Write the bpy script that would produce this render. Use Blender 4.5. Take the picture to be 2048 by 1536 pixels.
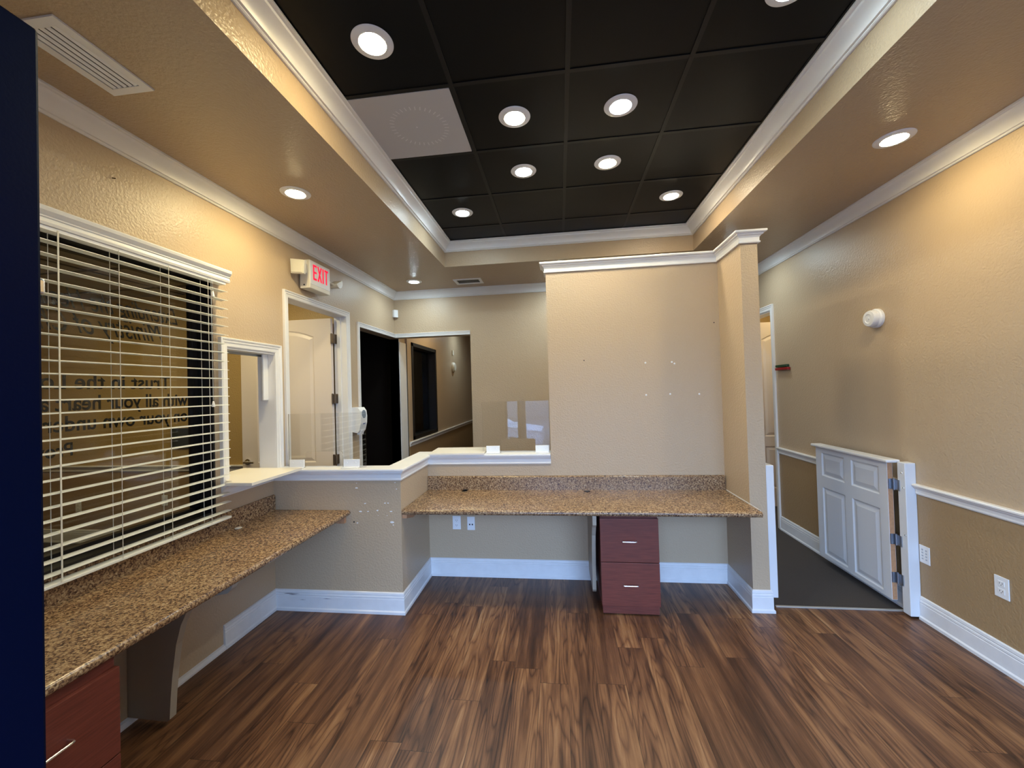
import bpy, bmesh, math, random
from mathutils import Vector, Matrix
random.seed(7)
scn = bpy.context.scene
for o in list(bpy.data.objects): bpy.data.objects.remove(o)
COL = scn.collection
PI = math.pi

# ---------------------------------------------------------------- camera, exposure, daylight
cam_d = bpy.data.cameras.new('camera'); cam = bpy.data.objects.new('camera', cam_d); COL.objects.link(cam)
cam_d.sensor_width = 36.0; cam_d.lens = 794.718/2048*36.0; cam_d.clip_start = 0.02
CR = Vector((0.99255378, 0.11828972, -0.02906087)); CU = Vector((0.0305802, -0.01104905, 0.99947125)); CF = Vector((-0.11790607, 0.99291765, 0.0145841))
cam.matrix_world = Matrix(((CR.x, CU.x, -CF.x, 0), (CR.y, CU.y, -CF.y, 0), (CR.z, CU.z, -CF.z, 1.64), (0, 0, 0, 1)))
scn.camera = cam
scn.view_settings.view_transform = 'Standard'; scn.view_settings.look = 'None'
scn.view_settings.gamma = 1.0; scn.view_settings.exposure = 0.6
scn.view_settings.use_curve_mapping = False
scn.cycles.max_bounces = 8; scn.cycles.diffuse_bounces = 5; scn.cycles.glossy_bounces = 4
scn.cycles.transparent_max_bounces = 12; scn.cycles.use_denoising = True
scn.cycles.sample_clamp_indirect = 6.0

DAY = 10.5
world = bpy.data.worlds.new('sky'); scn.world = world; world.use_nodes = True
wb = world.node_tree.nodes['Background']; wb.inputs['Color'].default_value = (0.38, 0.59, 1.0, 1); wb.inputs['Strength'].default_value = DAY

def portal(name, x0, x1, z0, z1, y):
    ld = bpy.data.lights.new(name, 'AREA'); ld.shape = 'RECTANGLE'; ld.size = x1-x0; ld.size_y = z1-z0
    ld.cycles.is_portal = True
    o = bpy.data.objects.new(name, ld); COL.objects.link(o)
    o.location = ((x0+x1)/2, y, (z0+z1)/2); o.rotation_euler = (PI/2, 0, 0)
    o.rotation_euler = (-PI/2, 0, PI)   # points into the room (+Y)
    o.rotation_euler = Vector((0, 1, 0)).to_track_quat('-Z', 'Z').to_euler()
portal('daylight_doorway', -0.64, 0.30, 0.0, 2.17, -0.56)
portal('daylight_side_window', 0.45, 2.20, 0.16, 2.48, -0.56)
portal('daylight_narrow_window', -1.04, -0.75, 0.16, 2.16, -0.56)

# ---------------------------------------------------------------- measures
XL, XR, YB, YP, ZC, ZT = -2.227, 2.404, 5.231, 3.479, 3.019, 3.272
TL, TR, TB, TF = -1.217, 1.414, 4.265, 0.15
YREAR = -0.5

# ---------------------------------------------------------------- materials
def nodes(m):
    m.use_nodes = True; nt = m.node_tree; return nt, nt.nodes['Principled BSDF']
def mat(name, col, rough=0.5, metal=0.0, spec=0.5, bump=None, var=None, coat=0.0):
    m = bpy.data.materials.new(name); nt, b = nodes(m)
    b.inputs['Base Color'].default_value = (*col, 1); b.inputs['Roughness'].default_value = rough
    b.inputs['Metallic'].default_value = metal; b.inputs['Specular IOR Level'].default_value = spec
    b.inputs['Coat Weight'].default_value = coat
    g = nt.nodes.new('ShaderNodeNewGeometry')
    if bump:
        sc, st, dist = bump
        n = nt.nodes.new('ShaderNodeTexNoise'); n.inputs['Scale'].default_value = sc; n.inputs['Detail'].default_value = 3
        nt.links.new(g.outputs['Position'], n.inputs['Vector'])
        bp = nt.nodes.new('ShaderNodeBump'); bp.inputs['Strength'].default_value = st; bp.inputs['Distance'].default_value = dist
        nt.links.new(n.outputs['Fac'], bp.inputs['Height']); nt.links.new(bp.outputs['Normal'], b.inputs['Normal'])
    if var:
        sc, amt = var
        n = nt.nodes.new('ShaderNodeTexNoise'); n.inputs['Scale'].default_value = sc; n.inputs['Detail'].default_value = 4
        nt.links.new(g.outputs['Position'], n.inputs['Vector'])
        mx = nt.nodes.new('ShaderNodeMix'); mx.data_type = 'RGBA'
        mx.inputs[6].default_value = (*[c*(1-amt) for c in col], 1); mx.inputs[7].default_value = (*[min(1, c*(1+amt)) for c in col], 1)
        nt.links.new(n.outputs['Fac'], mx.inputs[0]); nt.links.new(mx.outputs[2], b.inputs['Base Color'])
    return m
TAN = (0.505, 0.380, 0.250); BROWN = (0.37, 0.245, 0.125)
def wall_mat(name, upper, lower=None, zsplit=0.88, rough=0.40, st=0.8):
    m = mat(name, upper, rough, bump=(75, st, 0.004)); nt = m.node_tree; b = nt.nodes['Principled BSDF']
    if lower:
        g = nt.nodes.new('ShaderNodeNewGeometry'); s = nt.nodes.new('ShaderNodeSeparateXYZ'); nt.links.new(g.outputs['Position'], s.inputs[0])
        c = nt.nodes.new('ShaderNodeMath'); c.operation = 'LESS_THAN'; c.inputs[1].default_value = zsplit
        nt.links.new(s.outputs['Z'], c.inputs[0])
        mx = nt.nodes.new('ShaderNodeMix'); mx.data_type = 'RGBA'; mx.inputs[6].default_value = (*upper, 1); mx.inputs[7].default_value = (*lower, 1)
        nt.links.new(c.outputs[0], mx.inputs[0]); nt.links.new(mx.outputs[2], b.inputs['Base Color'])
    return m
M_WALL = wall_mat('tan_wall_paint', TAN)
M_WALL2 = wall_mat('two_tone_wall_paint', TAN, BROWN)
M_CEIL = wall_mat('tan_ceiling_paint', (0.45, 0.335, 0.215), rough=0.34, st=1.0)
M_TRIM = mat('white_trim_paint', (0.80, 0.78, 0.76), 0.35, var=(9, 0.03))
M_BASE = mat('worn_white_baseboard', (0.76, 0.76, 0.77), 0.38, var=(14, 0.08))
M_DOOR = mat('cream_door_paint', (0.78, 0.68, 0.60), 0.4, bump=(140, 0.1, 0.001))
M_GATE = mat('white_gate_paint', (0.72, 0.73, 0.75), 0.38, bump=(120, 0.12, 0.001))
M_RAWWOOD = mat('raw_wood_edge', (0.50, 0.26, 0.13), 0.7, var=(60, 0.3))
M_WHITE = mat('white_plastic', (0.82, 0.82, 0.82), 0.35)
M_IVORY = mat('ivory_plastic', (0.74, 0.70, 0.60), 0.4)
M_DARK = mat('dark_plastic', (0.015, 0.015, 0.018), 0.4)
M_BLACK = mat('black_aluminium', (0.008, 0.007, 0.008), 0.35)
M_CHROME = mat('brushed_chrome', (0.80, 0.79, 0.77), 0.22, metal=1.0)
M_STEEL = mat('zinc_steel', (0.42, 0.46, 0.52), 0.35, metal=1.0)
M_BRONZE = mat('bronze_hinge', (0.16, 0.12, 0.09), 0.4, metal=0.8)
M_NAVY = mat('navy_blue_door_paint', (0.0007, 0.003, 0.018), 0.45, spec=0.05, bump=(220, 0.15, 0.001))
M_TILE = mat('black_ceiling_tile', (0.003, 0.0035, 0.005), 0.40, spec=0.15, bump=(300, 0.1, 0.001))
M_GRID = mat('black_grid_bar', (0.009, 0.009, 0.010), 0.45, spec=0.25)
M_PANEL = mat('white_ceiling_panel', (0.50, 0.49, 0.50), 0.6)
M_PANELDOT = mat('white_perforation', (0.66, 0.65, 0.66), 0.6)
M_BLIND = mat('white_blind_slat', (0.84, 0.84, 0.78), 0.38)
M_CORD = mat('ladder_cord', (0.72, 0.70, 0.62), 0.8)
M_TEXT = mat('black_vinyl_lettering', (0.010, 0.008, 0.006), 0.5)
M_MAROON = None
M_SHELF = mat('cream_painted_board', (0.80, 0.74, 0.64), 0.35)
M_CARPET = mat('dark_carpet', (0.085, 0.072, 0.064), 0.95, spec=0.1, bump=(420, 0.8, 0.006), var=(260, 0.5))
M_ROOMSHADE = mat('room_shade_black', (0.012, 0.008, 0.006), 0.9, spec=0.1)  # near-black colour stands in for the shade of unlit rooms
M_ASPHALT = mat('parking_asphalt', (0.16, 0.16, 0.17), 0.9, var=(3, 0.2))
M_BRACK = mat('grey_beige_support_paint', (0.40, 0.35, 0.28), 0.45, bump=(120, 0.15, 0.001))
M_SPACKLE = mat('white_spackle', (0.85, 0.84, 0.82), 0.7)
M_RED = mat('red_flag_plastic', (0.28, 0.01, 0.012), 0.4)
M_GREEN = mat('green_flag_plastic', (0.01, 0.05, 0.02), 0.4)
M_STRIP = mat('metal_carpet_strip', (0.62, 0.60, 0.56), 0.35, metal=0.6)
M_ADA = mat('dark_grey_panel', (0.045, 0.05, 0.05), 0.5)

def add(nt, t, **k):
    n = nt.nodes.new(t)
    for a, v in k.items(): setattr(n, a, v)
    return n
def ramp(nt, stops):
    r = nt.nodes.new('ShaderNodeValToRGB'); e = r.color_ramp.elements
    while len(e) > 1: e.remove(e[-1])
    e[0].position = stops[0][0]; e[0].color = (*stops[0][1], 1)
    for p, c in stops[1:]:
        x = e.new(p); x.color = (*c, 1)
    return r
def granite():
    m = bpy.data.materials.new('granite_laminate'); nt, b = nodes(m)
    g = add(nt, 'ShaderNodeNewGeometry')
    n1 = add(nt, 'ShaderNodeTexNoise'); n1.inputs['Scale'].default_value = 100; n1.inputs['Detail'].default_value = 3.0; n1.inputs['Distortion'].default_value = 0.8
    n2 = add(nt, 'ShaderNodeTexNoise'); n2.inputs['Scale'].default_value = 7; n2.inputs['Detail'].default_value = 2
    nt.links.new(g.outputs['Position'], n1.inputs['Vector']); nt.links.new(g.outputs['Position'], n2.inputs['Vector'])
    r = ramp(nt, [(0.30, (0.035, 0.018, 0.013)), (0.43, (0.14, 0.075, 0.045)), (0.50, (0.30, 0.18, 0.095)), (0.59, (0.41, 0.265, 0.14)), (0.72, (0.60, 0.45, 0.28))])
    nt.links.new(n1.outputs['Fac'], r.inputs[0])
    mx = add(nt, 'ShaderNodeMix', data_type='RGBA', blend_type='MULTIPLY'); mx.inputs[0].default_value = 0.25
    nt.links.new(r.outputs[0], mx.inputs[6]); nt.links.new(n2.outputs['Fac'], mx.inputs[7]); nt.links.new(mx.outputs[2], b.inputs['Base Color'])
    b.inputs['Roughness'].default_value = 0.22
    return m
M_GRANITE = granite()
def wood_floor():
    m = bpy.data.materials.new('wood_plank_floor'); nt, b = nodes(m); L = nt.links
    g = add(nt, 'ShaderNodeNewGeometry'); s = add(nt, 'ShaderNodeSeparateXYZ'); L.new(g.outputs['Position'], s.inputs[0])
    def M(op, a, c=None, clamp=False):
        n = add(nt, 'ShaderNodeMath', operation=op)
        for i, v in enumerate((a, c)):
            if v is None: continue
            if isinstance(v, (int, float)): n.inputs[i].default_value = v
            else: L.new(v, n.inputs[i])
        return n.outputs[0]
    W, H = 0.157, 1.22
    px = M('DIVIDE', s.outputs['X'], W); ix = M('FLOOR', px); fx = M('FRACT', px)
    wn = add(nt, 'ShaderNodeTexWhiteNoise', noise_dimensions='1D'); L.new(ix, wn.inputs['W'])
    py = M('ADD', M('DIVIDE', s.outputs['Y'], H), wn.outputs['Value']); iy = M('FLOOR', py); fy = M('FRACT', py)
    idv = add(nt, 'ShaderNodeCombineXYZ'); L.new(ix, idv.inputs[0]); L.new(iy, idv.inputs[1])
    w2 = add(nt, 'ShaderNodeTexWhiteNoise', noise_dimensions='3D'); L.new(idv.outputs[0], w2.inputs['Vector'])
    off = add(nt, 'ShaderNodeVectorMath', operation='SCALE'); off.inputs['Scale'].default_value = 9.0; L.new(w2.outputs['Color'], off.inputs[0])
    ap = add(nt, 'ShaderNodeVectorMath', operation='ADD'); L.new(g.outputs['Position'], ap.inputs[0]); L.new(off.outputs[0], ap.inputs[1])
    def stretched(sx, sy):
        v = add(nt, 'ShaderNodeVectorMath', operation='MULTIPLY'); v.inputs[1].default_value = (sx, sy, 0.0); L.new(ap.outputs[0], v.inputs[0]); return v.outputs[0]
    # broad streaks, cathedral rings, fine grain
    n1 = add(nt, 'ShaderNodeTexNoise'); n1.inputs['Scale'].default_value = 1; n1.inputs['Detail'].default_value = 4; L.new(stretched(16, 1.1), n1.inputs['Vector'])
    n3 = add(nt, 'ShaderNodeTexNoise'); n3.inputs['Scale'].default_value = 1; n3.inputs['Detail'].default_value = 5; n3.inputs['Roughness'].default_value = 0.7; L.new(stretched(120, 5), n3.inputs['Vector'])
    nr = add(nt, 'ShaderNodeTexNoise'); nr.inputs['Scale'].default_value = 1; nr.inputs['Detail'].default_value = 2; L.new(stretched(7.5, 0.75), nr.inputs['Vector'])
    rings = M('FRACT', M('MULTIPLY', nr.outputs['Fac'], 15.0)); tri = M('ABSOLUTE', M('SUBTRACT', M('MULTIPLY', rings, 2.0), 1.0))
    ringm = M('MULTIPLY', M('POWER', tri, 3.0), 1.0)
    mix = M('ADD', M('MULTIPLY', n1.outputs['Fac'], 0.85), M('MULTIPLY', n3.outputs['Fac'], 0.42))
    mix = M('ADD', mix, M('MULTIPLY', w2.outputs['Value'], 0.20))
    mix = M('SUBTRACT', mix, M('MULTIPLY', ringm, M('MULTIPLY', M('GREATER_THAN', w2.outputs['Value'], 0.35), 0.17)))
    mix = M('SUBTRACT', mix, 0.035)
    r = ramp(nt, [(0.36, (0.016, 0.007, 0.004)), (0.54, (0.066, 0.026, 0.012)), (0.68, (0.14, 0.060, 0.027)), (0.82, (0.24, 0.112, 0.047)), (0.98, (0.40, 0.235, 0.12))])
    L.new(mix, r.inputs[0])
    e1 = M('LESS_THAN', fx, 0.016); e2 = M('LESS_THAN', fy, 0.0022); e = M('MAXIMUM', e1, e2)
    mx = add(nt, 'ShaderNodeMix', data_type='RGBA'); mx.inputs[7].default_value = (0.012, 0.007, 0.005, 1)
    L.new(M('MULTIPLY', e, 0.7), mx.inputs[0]); L.new(r.outputs[0], mx.inputs[6]); L.new(mx.outputs[2], b.inputs['Base Color'])
    b.inputs['Roughness'].default_value = 0.40
    bp = add(nt, 'ShaderNodeBump'); bp.inputs['Strength'].default_value = 0.12; bp.inputs['Distance'].default_value = 0.002
    L.new(mix, bp.inputs['Height']); L.new(bp.outputs['Normal'], b.inputs['Normal'])
    return m
M_FLOOR = wood_floor()
def mahogany():
    m = bpy.data.materials.new('mahogany_laminate'); nt, b = nodes(m)
    g = add(nt, 'ShaderNodeNewGeometry'); v = add(nt, 'ShaderNodeVectorMath', operation='MULTIPLY'); v.inputs[1].default_value = (5, 5, 90)
    nt.links.new(g.outputs['Position'], v.inputs[0])
    n = add(nt, 'ShaderNodeTexNoise'); n.inputs['Scale'].default_value = 1.5; n.inputs['Detail'].default_value = 5; nt.links.new(v.outputs[0], n.inputs['Vector'])
    r = ramp(nt, [(0.3, (0.105, 0.022, 0.014)), (0.55, (0.155, 0.034, 0.021)), (0.75, (0.19, 0.045, 0.028))]); nt.links.new(n.outputs['Fac'], r.inputs[0])
    nt.links.new(r.outputs[0], b.inputs['Base Color']); b.inputs['Roughness'].default_value = 0.42
    return m
M_MAHOG = mahogany()
M_MAHOG_DK = mat('dark_mahogany_edge', (0.08, 0.018, 0.012), 0.5)
def glass(name, tint=(1, 1, 1), boost=1.0, ior=1.5):
    m = bpy.data.materials.new(name); m.use_nodes = True; nt = m.node_tree; nt.nodes.remove(nt.nodes['Principled BSDF'])
    out = nt.nodes['Material Output']
    t = add(nt, 'ShaderNodeBsdfTransparent'); t.inputs[0].default_value = (*tint, 1)
    gl = add(nt, 'ShaderNodeBsdfGlossy'); gl.inputs['Roughness'].default_value = 0.0
    fr = add(nt, 'ShaderNodeFresnel'); fr.inputs['IOR'].default_value = ior
    mx = add(nt, 'ShaderNodeMixShader'); nt.links.new(fr.outputs[0], mx.inputs[0]); nt.links.new(t.outputs[0], mx.inputs[1]); nt.links.new(gl.outputs[0], mx.inputs[2])
    nt.links.new(mx.outputs[0], out.inputs[0]); return m
M_GLASS = glass('window_glass', (0.93, 0.94, 0.93), ior=1.35)
M_ACRYL = glass('clear_acrylic', (0.975, 0.975, 0.97))
def emit(name, col, st):
    m = bpy.data.materials.new(name); m.use_nodes = True; nt = m.node_tree; nt.nodes.remove(nt.nodes['Principled BSDF'])
    e = add(nt, 'ShaderNodeEmission'); e.inputs[0].default_value = (*col, 1); e.inputs[1].default_value = st
    nt.links.new(e.outputs[0], nt.nodes['Material Output'].inputs[0]); return m
WARM = (1.0, 0.82, 0.45); COOL = (0.74, 0.92, 1.0); NEUT = (1.0, 0.86, 0.62)
M_LWARM = emit('warm_lamp_lens', WARM, 235); M_LCOOL = emit('cool_lamp_lens', COOL, 185); M_LNEUT = emit('neutral_lamp_lens', NEUT, 220); M_LSOFF = emit('warm_soffit_lamp_lens', (1.0, 0.84, 0.46), 320)
M_EXIT = emit('red_exit_letters', (1.0, 0.022, 0.06), 0.85)

# ---------------------------------------------------------------- mesh builder
class MB:
    def __init__(s): s.v = []; s.f = []
    def add(s, vs, fs):
        n = len(s.v); s.v += [tuple(v) for v in vs]; s.f += [tuple(n+i for i in f) for f in fs]; return s
    def box(s, x0, x1, y0, y1, z0, z1, bev=0.0):
        if x0 > x1: x0, x1 = x1, x0
        if y0 > y1: y0, y1 = y1, y0
        if z0 > z1: z0, z1 = z1, z0
        if bev <= 0:
            vs = [(x0, y0, z0), (x1, y0, z0), (x1, y1, z0), (x0, y1, z0), (x0, y0, z1), (x1, y0, z1), (x1, y1, z1), (x0, y1, z1)]
            return s.add(vs, [(0, 3, 2, 1), (4, 5, 6, 7), (0, 1, 5, 4), (1, 2, 6, 5), (2, 3, 7, 6), (3, 0, 4, 7)])
        bm = bmesh.new(); bmesh.ops.create_cube(bm, size=1)
        for v in bm.verts: v.co = Vector(((x0+x1)/2+v.co.x*(x1-x0), (y0+y1)/2+v.co.y*(y1-y0), (z0+z1)/2+v.co.z*(z1-z0)))
        bmesh.ops.bevel(bm, geom=bm.edges[:], offset=bev, segments=2, affect='EDGES', profile=0.5)
        return s.bm(bm)
    def bm(s, bm):
        bm.verts.index_update(); s.add([v.co[:] for v in bm.verts], [[v.index for v in f.verts] for f in bm.faces]); bm.free(); return s
    def prism(s, pts, axis, a0, a1):
        """pts: polygon in the two other axes (in x,y,z order); extruded along axis from a0 to a1"""
        def P(p, a):
            return {'x': (a, p[0], p[1]), 'y': (p[0], a, p[1]), 'z': (p[0], p[1], a)}[axis]
        n = len(pts); vs = [P(p, a0) for p in pts]+[P(p, a1) for p in pts]
        fs = [tuple(range(n)), tuple(range(2*n-1, n-1, -1))]+[(i, i+n, (i+1) % n+n, (i+1) % n) for i in range(n)]
        return s.add(vs, fs)
    def lathe(s, prof, c, axis=(0, 0, 1), n=32, arc=None):
        ax = Vector(axis).normalized(); q = Vector((0, 0, 1)).rotation_difference(ax); c = Vector(c)
        vs = []; m = len(prof)
        for i in range(n):
            a = 2*PI*i/n
            for r, h in prof: vs.append(tuple(c+q @ Vector((r*math.cos(a), r*math.sin(a), h))))
        fs = []
        for i in range(n):
            j = (i+1) % n
            for k in range(m-1): fs.append((i*m+k, j*m+k, j*m+k+1, i*m+k+1))
        s.add(vs, fs)
        for k, flip in ((0, True), (m-1, False)):
            if prof[k][0] > 1e-6:
                ring = [len(s.v)-n*m+i*m+k for i in range(n)]
                s.f.append(tuple(ring[::-1]) if flip else tuple(ring))
        return s
    def tube(s, pts, r, n=8):
        pts = [Vector(p) for p in pts]; rings = []
        for i, p in enumerate(pts):
            d = (pts[min(i+1, len(pts)-1)]-pts[max(i-1, 0)]).normalized()
            up = Vector((0, 0, 1)) if abs(d.z) < 0.9 else Vector((1, 0, 0))
            a = d.cross(up).normalized(); b = d.cross(a).normalized()
            rings.append([p+a*r*math.cos(2*PI*k/n)+b*r*math.sin(2*PI*k/n) for k in range(n)])
        vs = [tuple(v) for R in rings for v in R]; fs = []
        for i in range(len(rings)-1):
            for k in range(n): fs.append((i*n+k, i*n+(k+1) % n, (i+1)*n+(k+1) % n, (i+1)*n+k))
        fs += [tuple(range(n))[::-1], tuple((len(rings)-1)*n+k for k in range(n))]
        return s.add(vs, fs)
    def sweep(s, prof, path, closed=False):
        """prof: (out, z) closed polygon; path: (x, y) points, out = right-hand side of travel; mitred"""
        P = [Vector(p) for p in path]; n = len(P); m = len(prof); rings = []
        for i in range(n):
            dirs = []
            if i > 0 or closed: dirs.append((P[i]-P[i-1]).normalized())
            if i < n-1 or closed: dirs.append((P[(i+1) % n]-P[i]).normalized())
            ns = [Vector((d.y, -d.x)) for d in dirs]
            if len(ns) == 2:
                b = (ns[0]+ns[1]); b = b/ max(1e-6, b.length); k = 1/max(0.2, b.dot(ns[0])); o = b*k
            else: o = ns[0]
            rings.append([(P[i].x+o.x*a, P[i].y+o.y*a, z) for a, z in prof])
        vs = [v for R in rings for v in R]; fs = []
        for i in range(n if closed else n-1):
            j = (i+1) % n
            for k in range(m): fs.append((i*m+k, j*m+k, j*m+(k+1) % m, i*m+(k+1) % m))
        if not closed: fs += [tuple(range(m)), tuple((n-1)*m+k for k in range(m-1, -1, -1))]
        return s.add(vs, fs)
    def slab(s, axis, a0, a1, u0, u1, v0, v1, holes=()):
        """slab with rectangular holes, thickness along axis; u,v are the other two axes in order"""
        us = sorted({u0, u1, *[h[0] for h in holes], *[h[1] for h in holes]}); vs_ = sorted({v0, v1, *[h[2] for h in holes], *[h[3] for h in holes]})
        us = [u for u in us if u0 <= u <= u1]; vs_ = [v for v in vs_ if v0 <= v <= v1]
        def solid(i, j):
            if i < 0 or j < 0 or i >= len(us)-1 or j >= len(vs_)-1: return False
            cu, cv = (us[i]+us[i+1])/2, (vs_[j]+vs_[j+1])/2
            return not any(h[0] < cu < h[1] and h[2] < cv < h[3] for h in holes)
        def P(u, v, a): return {'x': (a, u, v), 'y': (u, a, v), 'z': (u, v, a)}[axis]
        for i in range(len(us)-1):
            for j in range(len(vs_)-1):
                if not solid(i, j): continue
                A, B, C_, D = (us[i], vs_[j]), (us[i+1], vs_[j]), (us[i+1], vs_[j+1]), (us[i], vs_[j+1])
                for a in (a0, a1): s.add([P(*p, a) for p in (A, B, C_, D)], [(0, 1, 2, 3)])
                for (di, dj, p, q) in ((-1, 0, A, D), (1, 0, B, C_), (0, -1, A, B), (0, 1, D, C_)):
                    if not solid(i+di, j+dj): s.add([P(*p, a0), P(*q, a0), P(*q, a1), P(*p, a1)], [(0, 1, 2, 3)])
        return s
    def build(s, name, m, parent=None, smooth=False, origin=None, weld=True):
        me = bpy.data.meshes.new(name)
        if parent is not None: off = Vector(parent['_w'])
        elif origin is not None: off = Vector(origin)
        else:
            xs, ys, zs = zip(*s.v); off = Vector(((min(xs)+max(xs))/2, (min(ys)+max(ys))/2, min(zs)))
        me.from_pydata([tuple(Vector(v)-off) for v in s.v], [], s.f)
        bm = bmesh.new(); bm.from_mesh(me)
        if weld: bmesh.ops.remove_doubles(bm, verts=bm.verts[:], dist=1e-5)
        bmesh.ops.recalc_face_normals(bm, faces=bm.faces[:]); bm.to_mesh(me); bm.free()
        ms = m if isinstance(m, (list, tuple)) else [m]
        for x in ms: me.materials.append(x)
        if smooth:
            for p in me.polygons: p.use_smooth = True
            try: me.set_sharp_from_angle(angle=math.radians(35))
            except Exception: pass
        o = bpy.data.objects.new(name, me); COL.objects.link(o)
        if parent is not None:
            o.parent = parent; o['_w'] = tuple(off)
        else:
            o.location = off; o['_w'] = tuple(off)
        return o
def tag(o, label, cat, group=None):
    o['label'] = label; o['category'] = cat
    if group: o['group'] = group
    return o
def thing(name, label, cat, loc, group=None):
    o = bpy.data.objects.new(name, None); COL.objects.link(o); o.location = loc; o['_w'] = tuple(loc); o.empty_display_size = 0.05
    return tag(o, label, cat, group)
def struct(o): o['kind'] = 'structure'; return o
def copy_tree(o, parent=None):
    c = o.copy(); COL.objects.link(c)
    if parent is not None: c.parent = parent
    for ch in list(o.children): copy_tree(ch, c)
    return c
def B(*a, **k): return MB().box(*a, **k)

# ---------------------------------------------------------------- floor and ceiling
struct(MB().slab('z', -0.05, 0.0, XL-0.13, XR+0.13, YREAR-0.15, 6.4, holes=[(1.44, XR+0.13, 3.131, 6.4), (XL-0.13, 1.44, 3.61, 6.4)]).build('floor', M_FLOOR))
f2 = MB().box(1.44, XR+0.13, 3.131, 6.4, -0.05, 0.004); f2.box(XL-0.13, 1.44, 3.61, 10.3, -0.05, 0.004); f2.box(-6.6, XL-0.13, -0.5, 4.16, -0.05, 0.004); f2.box(XR+0.13, 4.6, 4.3, 6.4, -0.05, 0.004)
struct(f2.build('floor', M_CARPET))
tag(B(1.52, 2.375, 3.118, 3.137, 0.0, 0.009, bev=0.002).build('carpet_strip', M_STRIP), 'thin pale metal strip between wood floor and dark carpet', 'transition strip')
struct(MB().slab('z', ZC, ZT, XL-0.13, XR+0.13, YREAR-0.13, 6.4, holes=[(TL, TR, TF, TB)]).build('ceiling', M_CEIL))
ct = MB().box(TL-0.05, TR+0.05, TF-0.05, TB+0.05, ZT+0.001, ZT+0.05); o = ct.build('ceiling', M_TILE); struct(o)
gr = MB(); G0, H0, TT = -0.522, 2.045, 0.610
for i in range(-1, 4):
    x = G0+i*0.613
    if TL < x < TR: gr.box(x-0.012, x+0.012, TF, TB, ZT-0.004, ZT+0.002)
for j in range(-3, 5):
    y = H0+j*0.604
    if TF < y < TB: gr.box(TL, TR, y-0.012, y+0.012, ZT-0.0035, ZT+0.002)
o = gr.build('ceiling', M_GRID); struct(o)

# ---------------------------------------------------------------- walls
W1 = (0.72, 2.335, 0.90, 2.42); W2 = (2.42, 2.90, 1.075, 1.99); D1 = (3.04, 3.975, -0.05, 2.475); OP = (4.235, 5.361, -0.05, 2.40)
struct(MB().slab('x', XL-0.13, XL, YREAR, 5.64, 0.0, ZC, holes=[W1, W2, D1, OP]).build('wall_left', M_WALL))
D2 = (4.81, 5.68, -0.05, 2.455)
struct(MB().slab('x', XR, XR+0.13, YREAR, 6.4, 0.0, ZC, holes=[D2]).build('wall_right', M_WALL2))
struct(MB().slab('y', YB, YB+0.13, XL, 1.45, 0.0, ZC, holes=[(XL, -1.168, -0.05, 2.40)]).build('wall_back', M_WALL))
struct(B(1.32, 1.45, YB+0.13, 6.4, 0, ZC).build('wall_corridor', M_WALL))
struct(B(1.45, XR, 6.27, 6.4, 0, ZC).build('wall_corridor_end', M_WALL))
struct(MB().slab('y', YREAR-0.13, YREAR, XL-0.13, XR+0.13, 0.0, ZC, holes=[(-0.66, 0.32, -0.05, 2.18), (0.42, 2.22, 0.14, 2.50), (-1.06, -0.68, 0.14, 2.18)]).build('wall_rear', M_WALL))
# partition, pillar and low counter walls
struct(B(-0.09, 1.453, YP, YP+0.13, 0, 2.70).build('wall_partition', M_WALL))
struct(B(1.337, 1.453, 3.055, YP, 0, 2.70).build('wall_pillar', M_WALL))
struct(B(-1.30, -0.09, YP, YP+0.13, 0, 1.045).build('wall_counter_back', M_WALL))
struct(B(-1.30, -1.20, 2.856, YP, 0, 1.045).build('wall_counter_side', M_WALL))
struct(B(XL, -1.30, 2.856, 2.956, 0, 1.045).build('wall_counter_front', M_WALL))
# hallway behind the opening, dark room, office, side room
struct(MB().slab('x', -2.33, -2.20, 5.60, 10.3, 0, ZC, holes=[(5.76, 6.95, 0.93, 2.40)]).build('wall_hallway_left', M_WALL2))
struct(B(-1.168, -1.04, YB+0.13, 10.3, 0, ZC).build('wall_hallway_right', M_WALL2))
struct(B(-2.33, -1.04, 10.3, 10.42, 0, ZC).build('wall_hallway_end', M_WALL2))
struct(B(-2.33, -1.04, 6.4, 10.42, ZC, ZC+0.1).build('ceiling_hallway', M_CEIL))
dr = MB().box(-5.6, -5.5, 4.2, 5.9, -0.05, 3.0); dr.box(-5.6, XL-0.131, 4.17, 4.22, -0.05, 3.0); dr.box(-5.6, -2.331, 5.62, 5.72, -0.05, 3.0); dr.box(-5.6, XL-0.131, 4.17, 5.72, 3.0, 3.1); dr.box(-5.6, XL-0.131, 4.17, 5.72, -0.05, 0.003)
struct(dr.build('wall_dark_room', M_ROOMSHADE))  # darkness of the unlit room is painted into its walls
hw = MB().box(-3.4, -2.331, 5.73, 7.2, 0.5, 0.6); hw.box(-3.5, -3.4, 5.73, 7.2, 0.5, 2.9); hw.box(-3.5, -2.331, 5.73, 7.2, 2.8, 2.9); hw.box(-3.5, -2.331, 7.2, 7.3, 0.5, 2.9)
struct(hw.build('wall_behind_hall_window', M_ROOMSHADE))  # near-black box, the darkness behind the hallway glass put into its colour
M_OFFW = wall_mat('office_wall_paint', (0.50, 0.34, 0.135), BROWN, 0.86)
struct(B(-6.6, XL-0.13, 4.03, 4.16, 0, 3.0).build('wall_office_back', M_OFFW))
struct(B(-6.72, -6.6, -0.5, 4.16, 0, 3.0).build('wall_office_left', M_OFFW))
struct(B(-6.72, XL-0.13, -0.62, -0.5, 0, 3.0).build('wall_office_rear', M_OFFW))
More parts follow.
